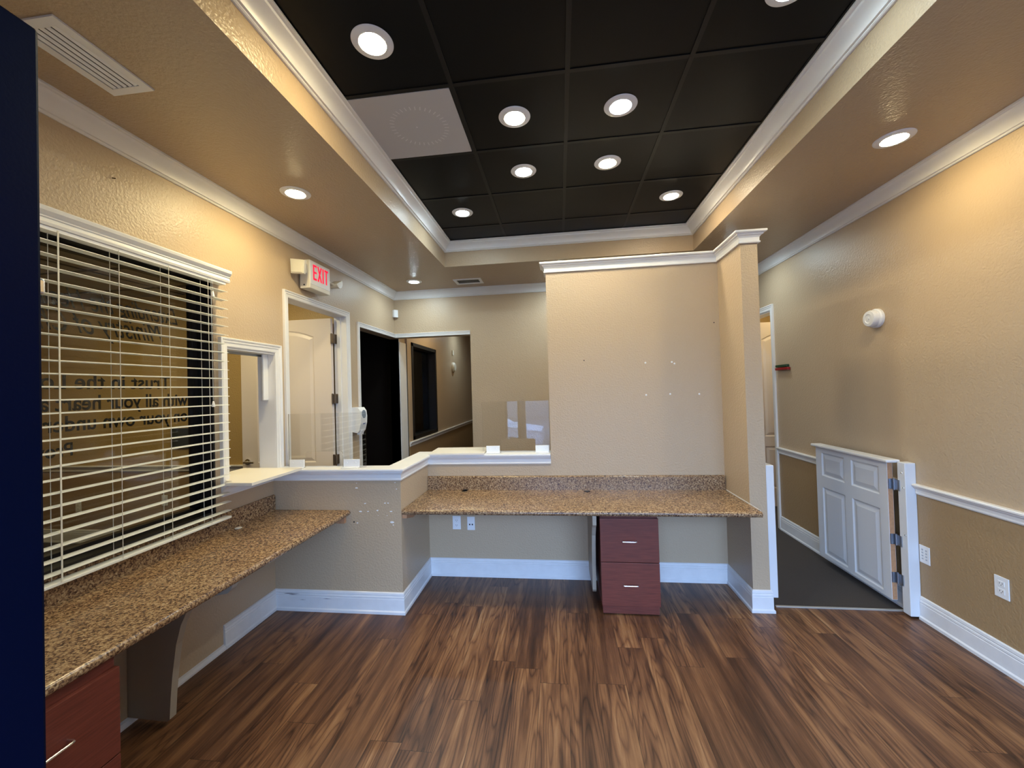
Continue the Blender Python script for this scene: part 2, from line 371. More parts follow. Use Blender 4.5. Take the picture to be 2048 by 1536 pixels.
struct(B(-6.72, XL-0.13, -0.62, 4.16, 2.83, 2.95).build('ceiling_office', mat('office_ceiling', (0.36, 0.33, 0.28), 0.8)))
ob = MB()
for y in (3.72, 3.1, 2.5, 1.9): ob.box(-6.6, XL-0.13, y-0.012, y+0.012, 2.823, 2.831)
for x in (-3.0, -4.2, -5.4): ob.box(x-0.012, x+0.012, -0.5, 4.03, 2.824, 2.831)
struct(ob.build('ceiling_office', mat('dark_office_grid', (0.05, 0.035, 0.03), 0.5)))
sr = MB().box(2.534, 4.6, 6.05, 6.4, 0, 3.0); sr.box(4.5, 4.6, 4.3, 6.4, 0, 3.0); sr.box(2.534, 4.6, 4.2, 4.3, 0, 3.0); sr.box(2.534, 4.6, 4.2, 6.4, 2.95, 3.05)
struct(sr.build('wall_side_room', M_OFFW))

# ---------------------------------------------------------------- mouldings
def crown(z0, z1, d):
    h = z1-z0
    return [(0, z1), (0, z0), (0.10*d, z0), (0.16*d, z0+0.05*h), (0.16*d, z0+0.10*h), (0.26*d, z0+0.13*h), (0.28*d, z0+0.20*h),
            (0.34*d, z0+0.34*h), (0.44*d, z0+0.48*h), (0.58*d, z0+0.60*h), (0.74*d, z0+0.70*h), (0.80*d, z0+0.74*h), (0.84*d, z0+0.84*h), (0.94*d, z0+0.86*h), (d, z0+0.90*h), (d, z1)]
n = [0]
def trim(mb, m=None, smooth=False):
    n[0] += 1; return struct(mb.build('trim_%d' % n[0], m or M_TRIM, smooth=smooth))
trim(MB().sweep(crown(2.918, ZC, 0.078), [(XL, YREAR), (XL, YB), (1.45, YB)]), smooth=True)
trim(MB().sweep(crown(2.918, ZC, 0.078), [(XR, 6.27), (XR, YREAR)]), smooth=True)
trim(MB().sweep(crown(3.178, ZT-0.004, 0.100), [(TL, TF), (TL, TB), (TR, TB), (TR, TF)], closed=True), smooth=True)
def capprof(zb, zt, o):
    h = zt-zb
    return [(0, zb), (0.30*o, zb), (0.34*o, zb+0.1*h), (0.22*o, zb+0.16*h), (0.24*o, zb+0.45*h), (0.40*o, zb+0.58*h), (0.62*o, zb+0.66*h), (0.66*o, zb+0.76*h), (0.9*o, zb+0.78*h), (o, zb+0.84*h), (o, zt-0.04*h), (0.94*o, zt), (0, zt)]
# top of the tall partition + pillar
path = [(1.453, YP+0.13), (1.453, 3.055), (1.337, 3.055), (1.337, YP), (-0.09, YP), (-0.09, YP+0.13)]
pc = MB().sweep([(-a, z) for a, z in capprof(2.652, 2.738, 0.050)], path)
trim(pc)
trim(MB().prism([(-0.0895, YP+0.0005), (1.3375, YP+0.0005), (1.3375, 3.0555), (1.4525, 3.0555), (1.4525, YP+0.13), (-0.0895, YP+0.13)], 'z', 2.701, 2.7378))
# cap of the low counter wall
lp = [(XL, 2.376), (XL, 2.856), (-1.20, 2.856), (-1.20, YP), (-0.092, YP)]
lc = MB().sweep([(a, z) for a, z in capprof(0.990, 1.078, 0.038)], lp)
trim(lc)
lb = MB().prism([(XL+0.0005, 2.8565), (-1.2005, 2.8565), (-1.2005, YP+0.0005), (-0.0925, YP+0.0005), (-0.0925, YP+0.17), (-1.335, YP+0.17), (-1.335, 2.972), (XL+0.0005, 2.972)], 'z', 1.046, 1.0778)
trim(lb)
BB = [(0, 0), (0.022, 0), (0.022, 0.018), (0.014, 0.026), (0.014, 0.108), (0.011, 0.112), (0.014, 0.118), (0.013, 0.128), (0.009, 0.132), (0.012, 0.138), (0.010, 0.152), (0.004, 0.157), (0, 0.157)]
nb = [0]
def base(side, path, prof=BB):
    struct(MB().sweep(prof, path).build('baseboard_'+side, M_BASE))
base('counter', [(XL, 2.372), (XL, 2.856), (-1.20, 2.856), (-1.20, YP), (1.337, YP), (1.337, 3.055), (1.453, 3.055), (1.453, 3.10)])
sc_ = MB()
for a_, b_, z_, h_ in ((-2.150, -2.020, 0.128, 0.004), (-2.11, -2.04, 0.120, 0.003), (-1.83, -1.76, 0.098, 0.0025), (-2.02, -1.97, 0.085, 0.002)): sc_.prism([(a_, z_), ((a_+b_)/2, z_-h_/2), (b_, z_), (b_-0.02, z_+h_/2), (a_+0.03, z_+h_)], 'y', 2.8413, 2.8423)
sc_.build('scuff_marks', mat('dark_scuff', (0.16, 0.15, 0.17), 0.7), bpy.data.objects['baseboard_counter'])
base('left', [(XL, YREAR), (XL, 2.372)], [(0, 0), (0.020, 0), (0.020, 0.012), (0.012, 0.028), (0, 0.034)])
base('right', [(XR, 3.03), (XR, YREAR)])
base('right_corridor', [(XR, 4.742), (XR, 3.13)])
base('partition_back', [(1.453, 3.61), (-0.09, 3.61)])
RAIL = [(0, 0.848), (0.008, 0.848), (0.012, 0.856), (0.010, 0.866), (0.012, 0.884), (0.022, 0.892), (0.024, 0.900), (0.034, 0.906), (0.034, 0.914), (0.028, 0.919), (0, 0.919)]
trim(MB().sweep(RAIL, [(XR, 3.03), (XR, YREAR)]))
trim(MB().sweep(RAIL, [(XR, 4.742), (XR, 3.095)]))
trim(MB().sweep(RAIL, [(-2.20, 5.62), (-2.20, 10.3)]))
OFR = [(a, z-0.02) for a, z in RAIL]
trim(MB().sweep(OFR, [(-6.6, 4.03), (-3.35, 4.03)])); 
struct(MB().sweep(BB, [(-6.6, 4.03), (-3.35, 4.03)]).build('baseboard_office', M_BASE))
# casings: profile across width, swept around openings
def casing(plane, a, sgn, u0, u1, z0, z1, w, t=0.016, sides='LTR'):
    """mitred moulding swept around an opening in a wall plane; u = coordinate along the wall"""
    P2 = []
    if 'L' in sides: P2.append((u0, z0))
    P2 += [(u0 if 'L' in sides else u0-w, z1), (u1 if 'R' in sides else u1+(w if plane == 'y' else 0), z1)]
    if 'R' in sides: P2.append((u1, z0))
    pr_ = [(0, 0), (0, t*0.55), (-0.10*w, t*0.7), (-0.45*w, t*0.75), (-0.52*w, t*0.95), (-0.66*w, t*1.0), (-0.72*w, t*0.88), (-0.80*w, t*1.2), (-0.95*w, t*1.3), (-w, t*1.15), (-w, 0)]
    mb = MB().sweep(pr_, P2)
    if plane == 'x': mb.v = [(a+sgn*v[2], v[0], v[1]) for v in mb.v]
    else: mb.v = [(v[0], a+sgn*v[2], v[1]) for v in mb.v]
    return mb
# left door: casing and jamb lining
dj = casing('x', XL, 1, 3.055, 3.962, 0, 2.462, 0.058)
dj.box(XL-0.13, XL+0.001, 3.04, 3.056, 0, 2.475); dj.box(XL-0.13, XL+0.001, 3.961, 3.975, 0, 2.475); dj.box(XL-0.13, XL+0.001, 3.04, 3.975, 2.461, 2.475); dj.box(XL-0.09, XL-0.055, 3.948, 3.961, 0, 2.461)
trim(dj)
trim(casing('x', XL, 1, 4.249, 5.361, 0, 2.40, 0.052, sides='LT').box(XL-0.13, XL+0.001, 4.235, 4.25, 0, 2.40))
oc = casing('y', YB, -1, XL+0.066, -1.220, 2.38, 2.40, 0.052, sides='T'); trim(oc)
# post lining at the corner of the opening
pl = MB().box(XL-0.13, XL+0.002, 5.361, 5.375, 0, 2.40); pl.box(XL-0.002, XL+0.014, 5.362, 5.60, 0, 2.36); pl.box(XL+0.0, XL+0.024, 5.60, 5.66, 0, 2.36)
trim(pl)
# small window casing and jambs
sw = casing('x', XL, 1, 2.432, 2.888, 1.078, 1.985, 0.062, t=0.02)
sw.box(XL-0.14, XL+0.001, 2.42, 2.433, 1.075, 1.99); sw.box(XL-0.14, XL+0.001, 2.887, 2.90, 1.075, 1.99); sw.box(XL-0.14, XL+0.001, 2.42, 2.90, 1.972, 1.99); sw.box(XL-0.14, XL+0.001, 2.42, 2.90, 1.06, 1.078)
trim(sw)
# right door casing + jamb
rd = casing('x', XR, -1, 4.81, 5.68, 0, 2.455, 0.062); rd.box(XR, XR+0.13, 4.80, 4.814, 0, 2.455); rd.box(XR, XR+0.13, 5.668, 5.68, 0, 2.455); rd.box(XR, XR+0.13, 4.81, 5.68, 2.441, 2.455)
trim(rd)

# ---------------------------------------------------------------- panel doors
def inset(poly, d):
    n_ = len(poly); out = []
    for i in range(n_):
        a, b, c = Vector(poly[i-1]), Vector(poly[i]), Vector(poly[(i+1) % n_])
        e1 = (b-a).normalized(); e2 = (c-b).normalized(); n1 = Vector((-e1.y, e1.x)); n2 = Vector((-e2.y, e2.x))
        m_ = (n1+n2).normalized(); k = d/max(0.3, m_.dot(n1)); out.append(tuple(b+m_*k))
    return out
def panel_face(mb, P, U0, U1, V0, V1, panels):
    """P(u, v, d) -> world; panels: (u0,u1,v0,v1,arch)"""
    holes = [(p[0], p[1], p[2], p[3]) for p in panels]
    us = sorted({U0, U1, *[h[0] for h in holes], *[h[1] for h in holes]}); vs = sorted({V0, V1, *[h[2] for h in holes], *[h[3] for h in holes]})
    for i in range(len(us)-1):
        for j in range(len(vs)-1):
            cu, cv = (us[i]+us[i+1])/2, (vs[j]+vs[j+1])/2
            if any(h[0] < cu < h[1] and h[2] < cv < h[3] for h in holes): continue
            mb.add([P(us[i], vs[j], 0), P(us[i+1], vs[j], 0), P(us[i+1], vs[j+1], 0), P(us[i], vs[j+1], 0)], [(0, 1, 2, 3)])
    for (u0, u1, v0, v1, arch) in panels:
        poly = [(u0, v0), (u1, v0)]
        if arch > 0:
            N = 12
            for k in range(N+1):
                t = k/N; poly.append((u1+(u0-u1)*t, v1-arch+arch*(1-(2*t-1)**2)))
            rr = poly[2:]
            mb.add([P(*p, 0) for p in [(u0, v1), (u1, v1)]+rr], [tuple(range(len(rr)+2))])
        else: poly += [(u1, v1), (u0, v1)]
        prev = poly; pd = 0.0
        for off, dep in ((0.010, -0.007), (0.018, -0.008), (0.048, -0.001), (0.05, -0.001)):
            cur = inset(poly, off); m_ = len(poly)
            mb.add([P(*p, pd) for p in prev]+[P(*p, dep) for p in cur], [(k, (k+1) % m_, (k+1) % m_+m_, k+m_) for k in range(m_)])
            prev, pd = cur, dep
        mb.add([P(*p, pd) for p in prev], [tuple(range(len(prev)))])
def door_leaf(u0, u1, z0, z1, P, thick, panels, name, parent, m, both=True):
    mb = MB(); panel_face(mb, P, u0, u1, z0, z1, panels)
    if both: panel_face(mb, lambda u, v, d: P(u, v, -thick-d), u0, u1, z0, z1, panels)
    else: mb.add([P(u0, z0, -thick), P(u1, z0, -thick), P(u1, z1, -thick), P(u0, z1, -thick)], [(0, 1, 2, 3)])
    for a, b in (((u0, z0), (u1, z0)), ((u1, z0), (u1, z1)), ((u1, z1), (u0, z1)), ((u0, z1), (u0, z0))):
        mb.add([P(*a, 0), P(*b, 0), P(*b, -thick), P(*a, -thick)], [(0, 1, 2, 3)])
    bm_o = mb.build(name, m, parent); return bm_o
# left interior door, open into the office
ld = struct(thing('door_1', 'cream arched-panel door standing open under the exit sign', 'door', (-2.37, 3.945, 0)))
door_leaf(-3.40, -2.362, 0.012, 2.445, lambda u, v, d: (u, 3.905-d, v), 0.04,
          [(-3.22, -2.555, 0.94, 2.335, 0.075), (-3.22, -2.555, 0.25, 0.80, 0)], 'door_leaf', ld, M_DOOR)
for z in (2.23, 1.60, 0.965, 0.25):
    h = MB().box(XL-0.135, XL-0.10, 3.895, 3.962, z-0.05, z+0.05, bev=0.004); h.lathe([(0.009, -0.055), (0.009, 0.055)], (XL-0.125, 3.90, z), n=12)
    h.build('hinge', M_BRONZE, ld)
kn = MB().lathe([(0.032, 0), (0.032, 0.012), (0.012, 0.016), (0.012, 0.05)], (-3.335, 3.905, 0.95), axis=(0, -1, 0), n=20); kn.box(-3.345, -3.22, 3.84, 3.86, 0.94, 0.96, bev=0.006)
kn.build('lever_handle', M_CHROME, ld, smooth=True)
rdoor = struct(thing('door_2', 'cream panel door standing open past the right wall opening', 'door', (2.55, 5.66, 0)))
door_leaf(2.55, 3.46, 0.012, 2.435, lambda u, v, d: (u, 5.60-d, v), 0.04, [(2.67, 3.34, 0.93, 2.31, 0.10), (2.67, 3.34, 0.25, 0.80, 0)], 'door_leaf', rdoor, M_DOOR)

# ---------------------------------------------------------------- gate
gt = thing('half_door_gate', 'white four-panel half door folded open along the right wall', 'gate', (2.317, 3.12, 0.07))
door_leaf(3.137, 3.928, 0.072, 1.048, lambda u, v, d: (2.300-d, u, v), 0.036,
          [(3.212, 3.492, 0.797, 1.003, 0), (3.570, 3.850, 0.797, 1.003, 0), (3.212, 3.492, 0.104, 0.697, 0), (3.570, 3.850, 0.104, 0.697, 0)], 'gate_leaf', gt, M_GATE)
B(2.303, 2.333, 3.1345, 3.1372, 0.075, 1.046).build('raw_wood_edge', M_RAWWOOD, gt)['label'] = 'bare brown wood edge'
B(2.272, 2.362, 3.10, 3.955, 1.048, 1.070, bev=0.007).build('top_cap', M_TRIM, gt)
for z in (0.895, 0.505, 0.235):
    h = MB().box(2.302, 2.334, 3.128, 3.1345, z-0.036, z+0.036); h.lathe([(0.006, -0.04), (0.006, 0.04)], (2.328, 3.118, z), n=12); h.box(2.328, 2.3345, 3.075, 3.118, z-0.036, z+0.036)
    h.build('hinge', M_STEEL, gt)
gp = thing('gate_post', 'white hinge post of the half door on the right wall', 'post', (2.37, 3.06, 0))
B(2.335, 2.403, 3.032, 3.096, 0.012, 1.058, bev=0.004).build('post', M_GATE, gp)
for z, y in ((0.985, 3.06), (0.885, 3.05), (0.56, 3.05)): MB().lathe([(0.0, -0.002), (0.006, -0.002), (0.004, 0.002), (0, 0.002)], (2.335, y, z), axis=(-1, 0, 0), n=12).build('screw', M_CHROME, gp)
tag(B(1.4535, 1.508, 3.056, 3.17, 0.10, 1.045, bev=0.005).build('gate_strike_post', M_GATE), 'white board fixed upright on the pillar side for the gate', 'post')

# ---------------------------------------------------------------- worktops
def worktop(name, label, surf, splash, edge_axis):
    t = thing(name, label, 'worktop', (surf[0], surf[2], 0.73))
    return t
def rolled(mb, axis, a0, a1, e, z, t, back, sgn):
    """worktop section with bull-nose front at coordinate e, extruded along axis"""
    r = t/2; pts = [(back, z-t), (e-sgn*r, z-t)]
    for k in range(1, 8):
        a = -PI/2+PI*k/8; pts.append((e-sgn*r+sgn*r*math.cos(a), z-r+r*math.sin(a)))
    pts += [(e-sgn*r, z), (back, z)]
    return mb.prism(pts, axis, a0, a1)
ZD = 0.765
tl = thing('worktop', 'long speckled granite-pattern worktop under the window blind', 'worktop', (-1.9, 1.2, 0.73))
rolled(MB(), 'y', YREAR+0.01, 2.853, -1.598, ZD, 0.038, XL+0.002, 1).build('worktop_slab', M_GRANITE, tl, smooth=True)
sp = [(XL+0.002, ZD), (XL+0.021, ZD), (XL+0.021, 0.874), (XL+0.017, 0.880), (XL+0.008, 0.883), (XL+0.002, 0.883)]
MB().prism(sp, 'y', YREAR+0.01, 2.845).build('backsplash', M_GRANITE, tl)
for x0, x1, lab in ((-1.197, 0.2745, 'left half of the speckled worktop against the partition, with two cable holes'), (0.2755, 1.334, 'right half of the speckled worktop against the partition, ending at the pillar')):
    t = thing('worktop', lab, 'worktop', ((x0+x1)/2, 3.2, 0.73))
    mb = rolled(MB(), 'x', x0, x1, 2.862, ZD, 0.038, YP-0.002, -1)
    mb.build('worktop_slab', M_GRANITE, t, smooth=True)
    sp = [(YP-0.002, ZD), (YP-0.021, ZD), (YP-0.021, 0.876), (YP-0.016, 0.884), (YP-0.002, 0.886)]
    MB().prism(sp, 'x', x0, x1-(0.003 if x0 > 0 else 0)).build('backsplash', M_GRANITE, t)
    if x0 < 0:
        for gx, gy in ((-0.853, 3.425), (0.206, 3.412)):
            MB().lathe([(0.0, 0.0), (0.026, 0.0), (0.026, 0.0012), (0.0, 0.0012)], (gx, gy, ZD), n=24).build('cable_hole', M_DARK, t)['label'] = 'black round cable hole'
tag(MB().lathe([(0, 0), (0.026, 0), (0.027, 0.003), (0.02, 0.006), (0, 0.007)], (-0.853, 3.43, ZD+0.0065), axis=(0.0, 0.25, 1), n=24).build('grommet_cap', M_DARK, smooth=True), 'black round cap tipped over the left cable hole', 'grommet cap')
tag(MB().lathe([(0, 0), (0.020, 0), (0.022, 0.003), (0.016, 0.007), (0, 0.008)], (-2.165, 2.44, ZD), n=24).build('plastic_cap', M_IVORY, smooth=True), 'small cream round cap lying on the worktop below the blind', 'cap')
tag(B(1.3345, 1.337, 2.90, YP-0.02, ZD-0.002, ZD+0.006).build('caulk_line', M_TRIM), 'white caulk bead along the right end of the worktop', 'caulk')
# supports
pr = [(XL+0.002, 0.035), (-2.0, 0.028), (-1.986, 0.04), (-1.978, 0.15), (-1.966, 0.263), (-1.943, 0.412), (-1.915, 0.51), (-1.885, 0.57), (-1.85, 0.61), (-1.805, 0.641), (-1.75, 0.658), (-1.695, 0.669), (-1.655, 0.678), (-1.632, 0.70), (-1.625, 0.727), (XL+0.002, 0.727)]
tag(MB().prism(pr, 'y', 1.79, 1.825).build('worktop_bracket', M_BRACK), 'grey curved support panel under the left worktop', 'bracket')
pr = [(YP-0.015, 0.085), (3.10, 0.085), (3.075, 0.11), (3.06, 0.30), (3.03, 0.42), (2.99, 0.55), (2.93, 0.63), (2.885, 0.66), (2.88, 0.727), (YP-0.002, 0.727), (YP-0.002, 0.16)]
tag(MB().prism(pr, 'x', 0.205, 0.232).build('worktop_bracket', M_BRACK), 'pale upright support panel left of the red drawers', 'bracket')
tag(B(-1.72, -1.635, 2.825, 2.855, 0.672, 0.727).build('wood_cleat', M_RAWWOOD), 'small brown wood cleat under the tip of the left worktop', 'cleat')
tag(MB().prism([(2.875, 0.727), (2.875, 0.70), (3.0, 0.668), (3.3, 0.668), (3.3, 0.727)], 'x', -1.199, -1.165).build('wood_cleat', M_RAWWOOD), 'small brown wood cleat under the left end of the back worktop', 'cleat')

# ---------------------------------------------------------------- drawer pedestals
def pull(mb, p0, p1, out, r=0.004, d=0.028):
    p0, p1, out = Vector(p0), Vector(p1), Vector(out)
    t_ = (p1-p0).normalized()
    pts = [p0, p0+out*d*0.7, p0+out*d*0.93+t_*0.003, p0+out*d+t_*0.010, p1+out*d-t_*0.010, p1+out*d*0.93-t_*0.003, p1+out*d*0.7, p1]
    return mb.tube(pts, r, 8)
ped = thing('drawer_pedestal', 'mahogany two-drawer pedestal under the back worktop', 'cabinet', (0.46, 3.2, 0))
B(0.262, 0.664, 2.950, 3.44, 0.062, 0.722).build('body', M_MAHOG, ped)
B(0.266, 0.661, 2.951, 3.42, 0.008, 0.0615).build('plinth', M_MAHOG, ped)
for z0, z1, zh in ((0.384, 0.695, 0.538), (0.072, 0.379, 0.228)):
    d_ = B(0.259, 0.667, 2.930, 2.949, z0, z1, bev=0.0015).build('drawer', M_MAHOG, ped)
    pull(MB(), (0.409, 2.930, zh), (0.513, 2.930, zh), (0, -1, 0)).build('handle', M_CHROME, d_, smooth=True)
ped2 = thing('drawer_pedestal', 'mahogany cabinet under the left worktop beside the navy door', 'cabinet', (-1.9, 1.0, 0))
B(XL+0.03, -1.622, 0.66, 1.262, 0.062, 0.722).build('body', M_MAHOG, ped2)
B(XL+0.05, -1.66, 0.67, 1.25, 0.006, 0.062).build('plinth', M_MAHOG, ped2)
for z0, z1, zh in ((0.384, 0.688, 0.556), (0.072, 0.379, 0.24)):
    d_ = B(-1.621, -1.602, 0.665, 1.265, z0, z1, bev=0.0015).build('drawer', M_MAHOG, ped2)
    pull(MB(), (-1.602, 0.96, zh), (-1.602, 1.112, zh), (1, 0, 0)).build('handle', M_CHROME, d_, smooth=True)

# ---------------------------------------------------------------- ledge boards and sneeze guards
tag(MB().prism([(-1.957, 2.318), (-1.957, 2.812), (-2.44, 2.812), (-2.44, 2.44), (-2.24, 2.44), (-2.19, 2.376), (-2.146, 2.376), (-2.146, 2.318)], 'z', 1.0785, 1.096).build('shelf_board', M_SHELF), 'cream board lying through the small window opening by the blind', 'shelf board')
tag(MB().prism([(-1.175, 3.432), (-0.672, 3.432), (-0.690, 3.80), (-1.20, 3.80)], 'z', 1.0785, 1.0925).build('shelf_board', M_SHELF), 'cream board lying on the counter ledge beside the clear guard', 'shelf board')
def guard(label, x0, x1, y, z1, cut, br):
    t = thing('sneeze_guard', label, 'clear guard', ((x0+x1)/2, y, 1.078), 'clear guards on the counter ledge')
    # outline with a rounded pass-through notch
    c0, c1, cz = cut; r = 0.02; arc = []
    for k in range(7): a = PI-PI/2*k/6; arc.append((c0+r+r*math.cos(a), cz-r+r*math.sin(a)))
    for k in range(7): a = PI/2-PI/2*k/6; arc.append((c1-r+r*math.cos(a), cz-r+r*math.sin(a)))
    pts = [(x0, 1.079), (c0, 1.079)]+arc+[(c1, 1.079), (x1, 1.079), (x1, z1), (x0, z1)]
    MB().prism(pts, 'y', y, y+0.005).build('acrylic_sheet', M_ACRYL, t)
    for (a, b) in br:
        mb = MB().box(a, b, y-0.012, y-0.001, 1.079, 1.142, bev=0.002); mb.box(a, b, y-0.05, y-0.001, 1.079, 1.085, bev=0.001)
        for sx in (a+0.03, b-0.03): mb.lathe([(0.005, 0), (0.005, 0.002), (0, 0.003)], (sx, y-0.012, 1.118), axis=(0, -1, 0), n=12)
        mb.build('bracket', M_WHITE, t)
guard('clear acrylic guard next to the tall partition', -0.70, -0.098, 3.535, 1.537, (-0.535, -0.225, 1.203), [(-0.668, -0.546), (-0.226, -0.106)])
guard('clear acrylic guard in front of the open arched door', -2.13, -1.49, 2.905, 1.50, (-1.99, -1.68, 1.203), [(-2.118, -1.995), (-1.67, -1.54)])

# ---------------------------------------------------------------- window with blind
wf = MB(); y0, y1, z0, z1 = W1
for (a, b, c, d_) in ((y0, y1, z0, z0+0.012), (y0, y1, z1-0.012, z1), (y0, y0+0.012, z0, z1), (y1-0.012, y1, z0, z1)): wf.box(XL-0.15, XL-0.002, a, b, c, d_)
for (a, b, c, d_) in ((y0, y1, z0, z0+0.045), (y0, y1, z1-0.045, z1), (y0, y0+0.045, z0, z1), (y1-0.045, y1, z0, z1)): wf.box(XL-0.145, XL-0.105, a, b, c, d_)
w1 = struct(wf.build('window_1', M_BLACK))
g = B(XL-0.130, XL-0.124, y0+0.04, y1-0.04, z0+0.04, z1-0.04).build('window_pane', M_GLASS, w1)
# small sliding window: white rail on the far jamb + pane beyond
w2 = struct(MB().box(XL-0.10, XL-0.085, 2.433, 2.887, 1.955, 1.972).build('window_2', M_STEEL))
sb = MB().box(XL-0.065, XL-0.050, 2.835, 2.886, 1.615, 1.972, bev=0.003); sb.build('window_rail', M_WHITE, w2)
# vinyl lettering on the glass, readable from the office side
def lettering(s, size, ystart, zbase, label, shear=0.0, width=1.0, weight=0.0):
    cu = bpy.data.curves.new('txt', 'FONT'); cu.body = s; cu.size = size; cu.shear = shear; cu.extrude = 0.0006; cu.offset = weight; cu.space_character = 1.0
    to = bpy.data.objects.new('txt', cu); COL.objects.link(to)
    bpy.context.view_layer.update()
    me = bpy.data.meshes.new_from_object(to.evaluated_get(bpy.context.evaluated_depsgraph_get()))
    bpy.data.objects.remove(to)
    xw = max(v.co.x for v in me.vertices)
    for v in me.vertices:
        v.co = Vector((v.co.z, -v.co.x*width, v.co.y))
    me.materials.append(M_TEXT)
    o = bpy.data.objects.new('glass_lettering', me); COL.objects.link(o); o.location = (XL-0.133, ystart, zbase)
    tag(o, label, 'lettering', 'black lettering on the blind window'); return xw*width
lettering('Extending the Healing', 0.140, 2.225, 2.105, 'top line of black slanted lettering on the window glass, starting Extending', shear=0.5, width=0.60, weight=0.0)
lettering('Ministry of Christ', 0.160, 2.13, 1.985, 'second line of black slanted lettering on the window glass, starting Ministry', shear=0.5, width=0.62, weight=0.0)
lettering('Trust in the Lord', 0.105, 2.165, 1.708, 'line of black lettering on the window glass, starting Trust', width=0.96, weight=0.0016)
lettering('with all your heart and lean not', 0.105, 2.275, 1.603, 'line of black lettering on the window glass, starting with all', width=0.85, weight=0.0016)
lettering('on your own understanding', 0.105, 2.275, 1.503, 'line of black lettering on the window glass, starting on your own', width=0.86, weight=0.0016)
lettering('-Proverbs 3:5', 0.090, 1.70, 1.385, 'lowest line of black lettering on the window glass, starting with a dash', width=0.85, weight=0.0012)
# blind
YE = 2.372; YS = 0.70; xs0, xs1 = XL+0.027, XL+0.077
bl = thing('window_blind', 'white slatted blind hanging open over the dark window', 'blind', (XL+0.04, 1.5, 0.86))
val = [(XL+0.003, 2.478), (XL+0.003, 2.40), (XL+0.080, 2.400), (XL+0.084, 2.412), (XL+0.080, 2.420), (XL+0.078, 2.430), (XL+0.083, 2.434), (XL+0.080, 2.440), (XL+0.086, 2.446), (XL+0.096, 2.458), (XL+0.098, 2.472), (XL+0.094, 2.478)]
MB().prism(val, 'y', YS-0.02, 2.387).build('valance', M_WHITE, bl)
B(xs0-0.004, xs1-0.004, YS, 2.362, 2.383, 2.3995).build('headrail', M_WHITE, bl)
sl = MB(); zz = 2.339; k = 0
while zz > 0.885:
    c = 0.0025; pts = [(xs0, zz-c), ((xs0+xs1)/2, zz+c*0.6), (xs1, zz-c), (xs1, zz-c+0.003), ((xs0+xs1)/2, zz+c*0.6+0.003), (xs0, zz-c+0.003)]
    sl.prism(pts, 'y', YS, YE); zz -= 0.0572
sl.build('slats', M_BLIND, bl)
B(xs0, xs1, YS, YE, 0.858, 0.873, bev=0.003).build('bottom_rail', M_BLIND, bl)
for y in (2.222, 1.972, 1.719, 1.478, 1.23, 0.98):
    l = MB().tube([(xs1+0.0015, y, 0.87), (xs1+0.0015, y, 2.39)], 0.0016, 5); l.tube([(xs0-0.0015, y, 0.87), (xs0-0.0015, y, 2.39)], 0.0016, 5)
    l.build('ladder_cord', M_CORD, bl)
l = MB().box(xs1+0.001, xs1+0.003, 1.475, 1.481, 0.87, 2.39); l.build('ladder_tape', M_CORD, bl)
for y, zb in ((2.245, 2.29), (2.235, 1.60)):
    c_ = MB().tube([(xs1+0.012, y, zb+0.03), (xs1+0.010, y, 2.40)], 0.0012, 5); c_.lathe([(0.0, -0.012), (0.010, -0.012), (0.009, 0.0), (0.004, 0.022), (0, 0.026)], (xs1+0.012, y, zb), n=14)
    c_.build('pull_cord', M_WHITE, bl, smooth=True)

# ---------------------------------------------------------------- navy entrance door
nd = thing('entrance_door', 'dark navy blue door edge filling the left side of the view', 'door', (-0.69, 0.0, 0))
nb_ = MB().box(-0.709, -0.664, -0.46, 0.440, 0.012, 2.13, bev=0.004); nb_.build('door_leaf', M_NAVY, nd)
B(-0.6645, -0.6635, 0.362, 0.366, 0.06, 2.09).build('seam', mat('navy_seam', (0.02, 0.035, 0.08), 0.3), nd)
MB().box(-0.697, -0.676, 0.4395, 0.452, 1.785, 1.806, bev=0.003).build('latch', M_CHROME, nd)
# storefront glazing behind the camera
def storefront(i, x0, x1, z0, z1):
    fr = MB()
    for (a, b, c, d_) in ((x0, x1, z0, z0+0.04), (x0, x1, z1-0.04, z1), (x0, x0+0.04, z0, z1), (x1-0.04, x1, z0, z1)): fr.box(a, b, YREAR-0.10, YREAR-0.03, c, d_)
    w = struct(fr.build('window_%d' % i, M_NAVY)); B(x0+0.03, x1-0.03, YREAR-0.068, YREAR-0.062, z0+0.03, z1-0.03).build('window_pane', M_GLASS, w)
storefront(3, 0.42, 2.22, 0.14, 2.50); storefront(4, -1.06, -0.68, 0.14, 2.18)

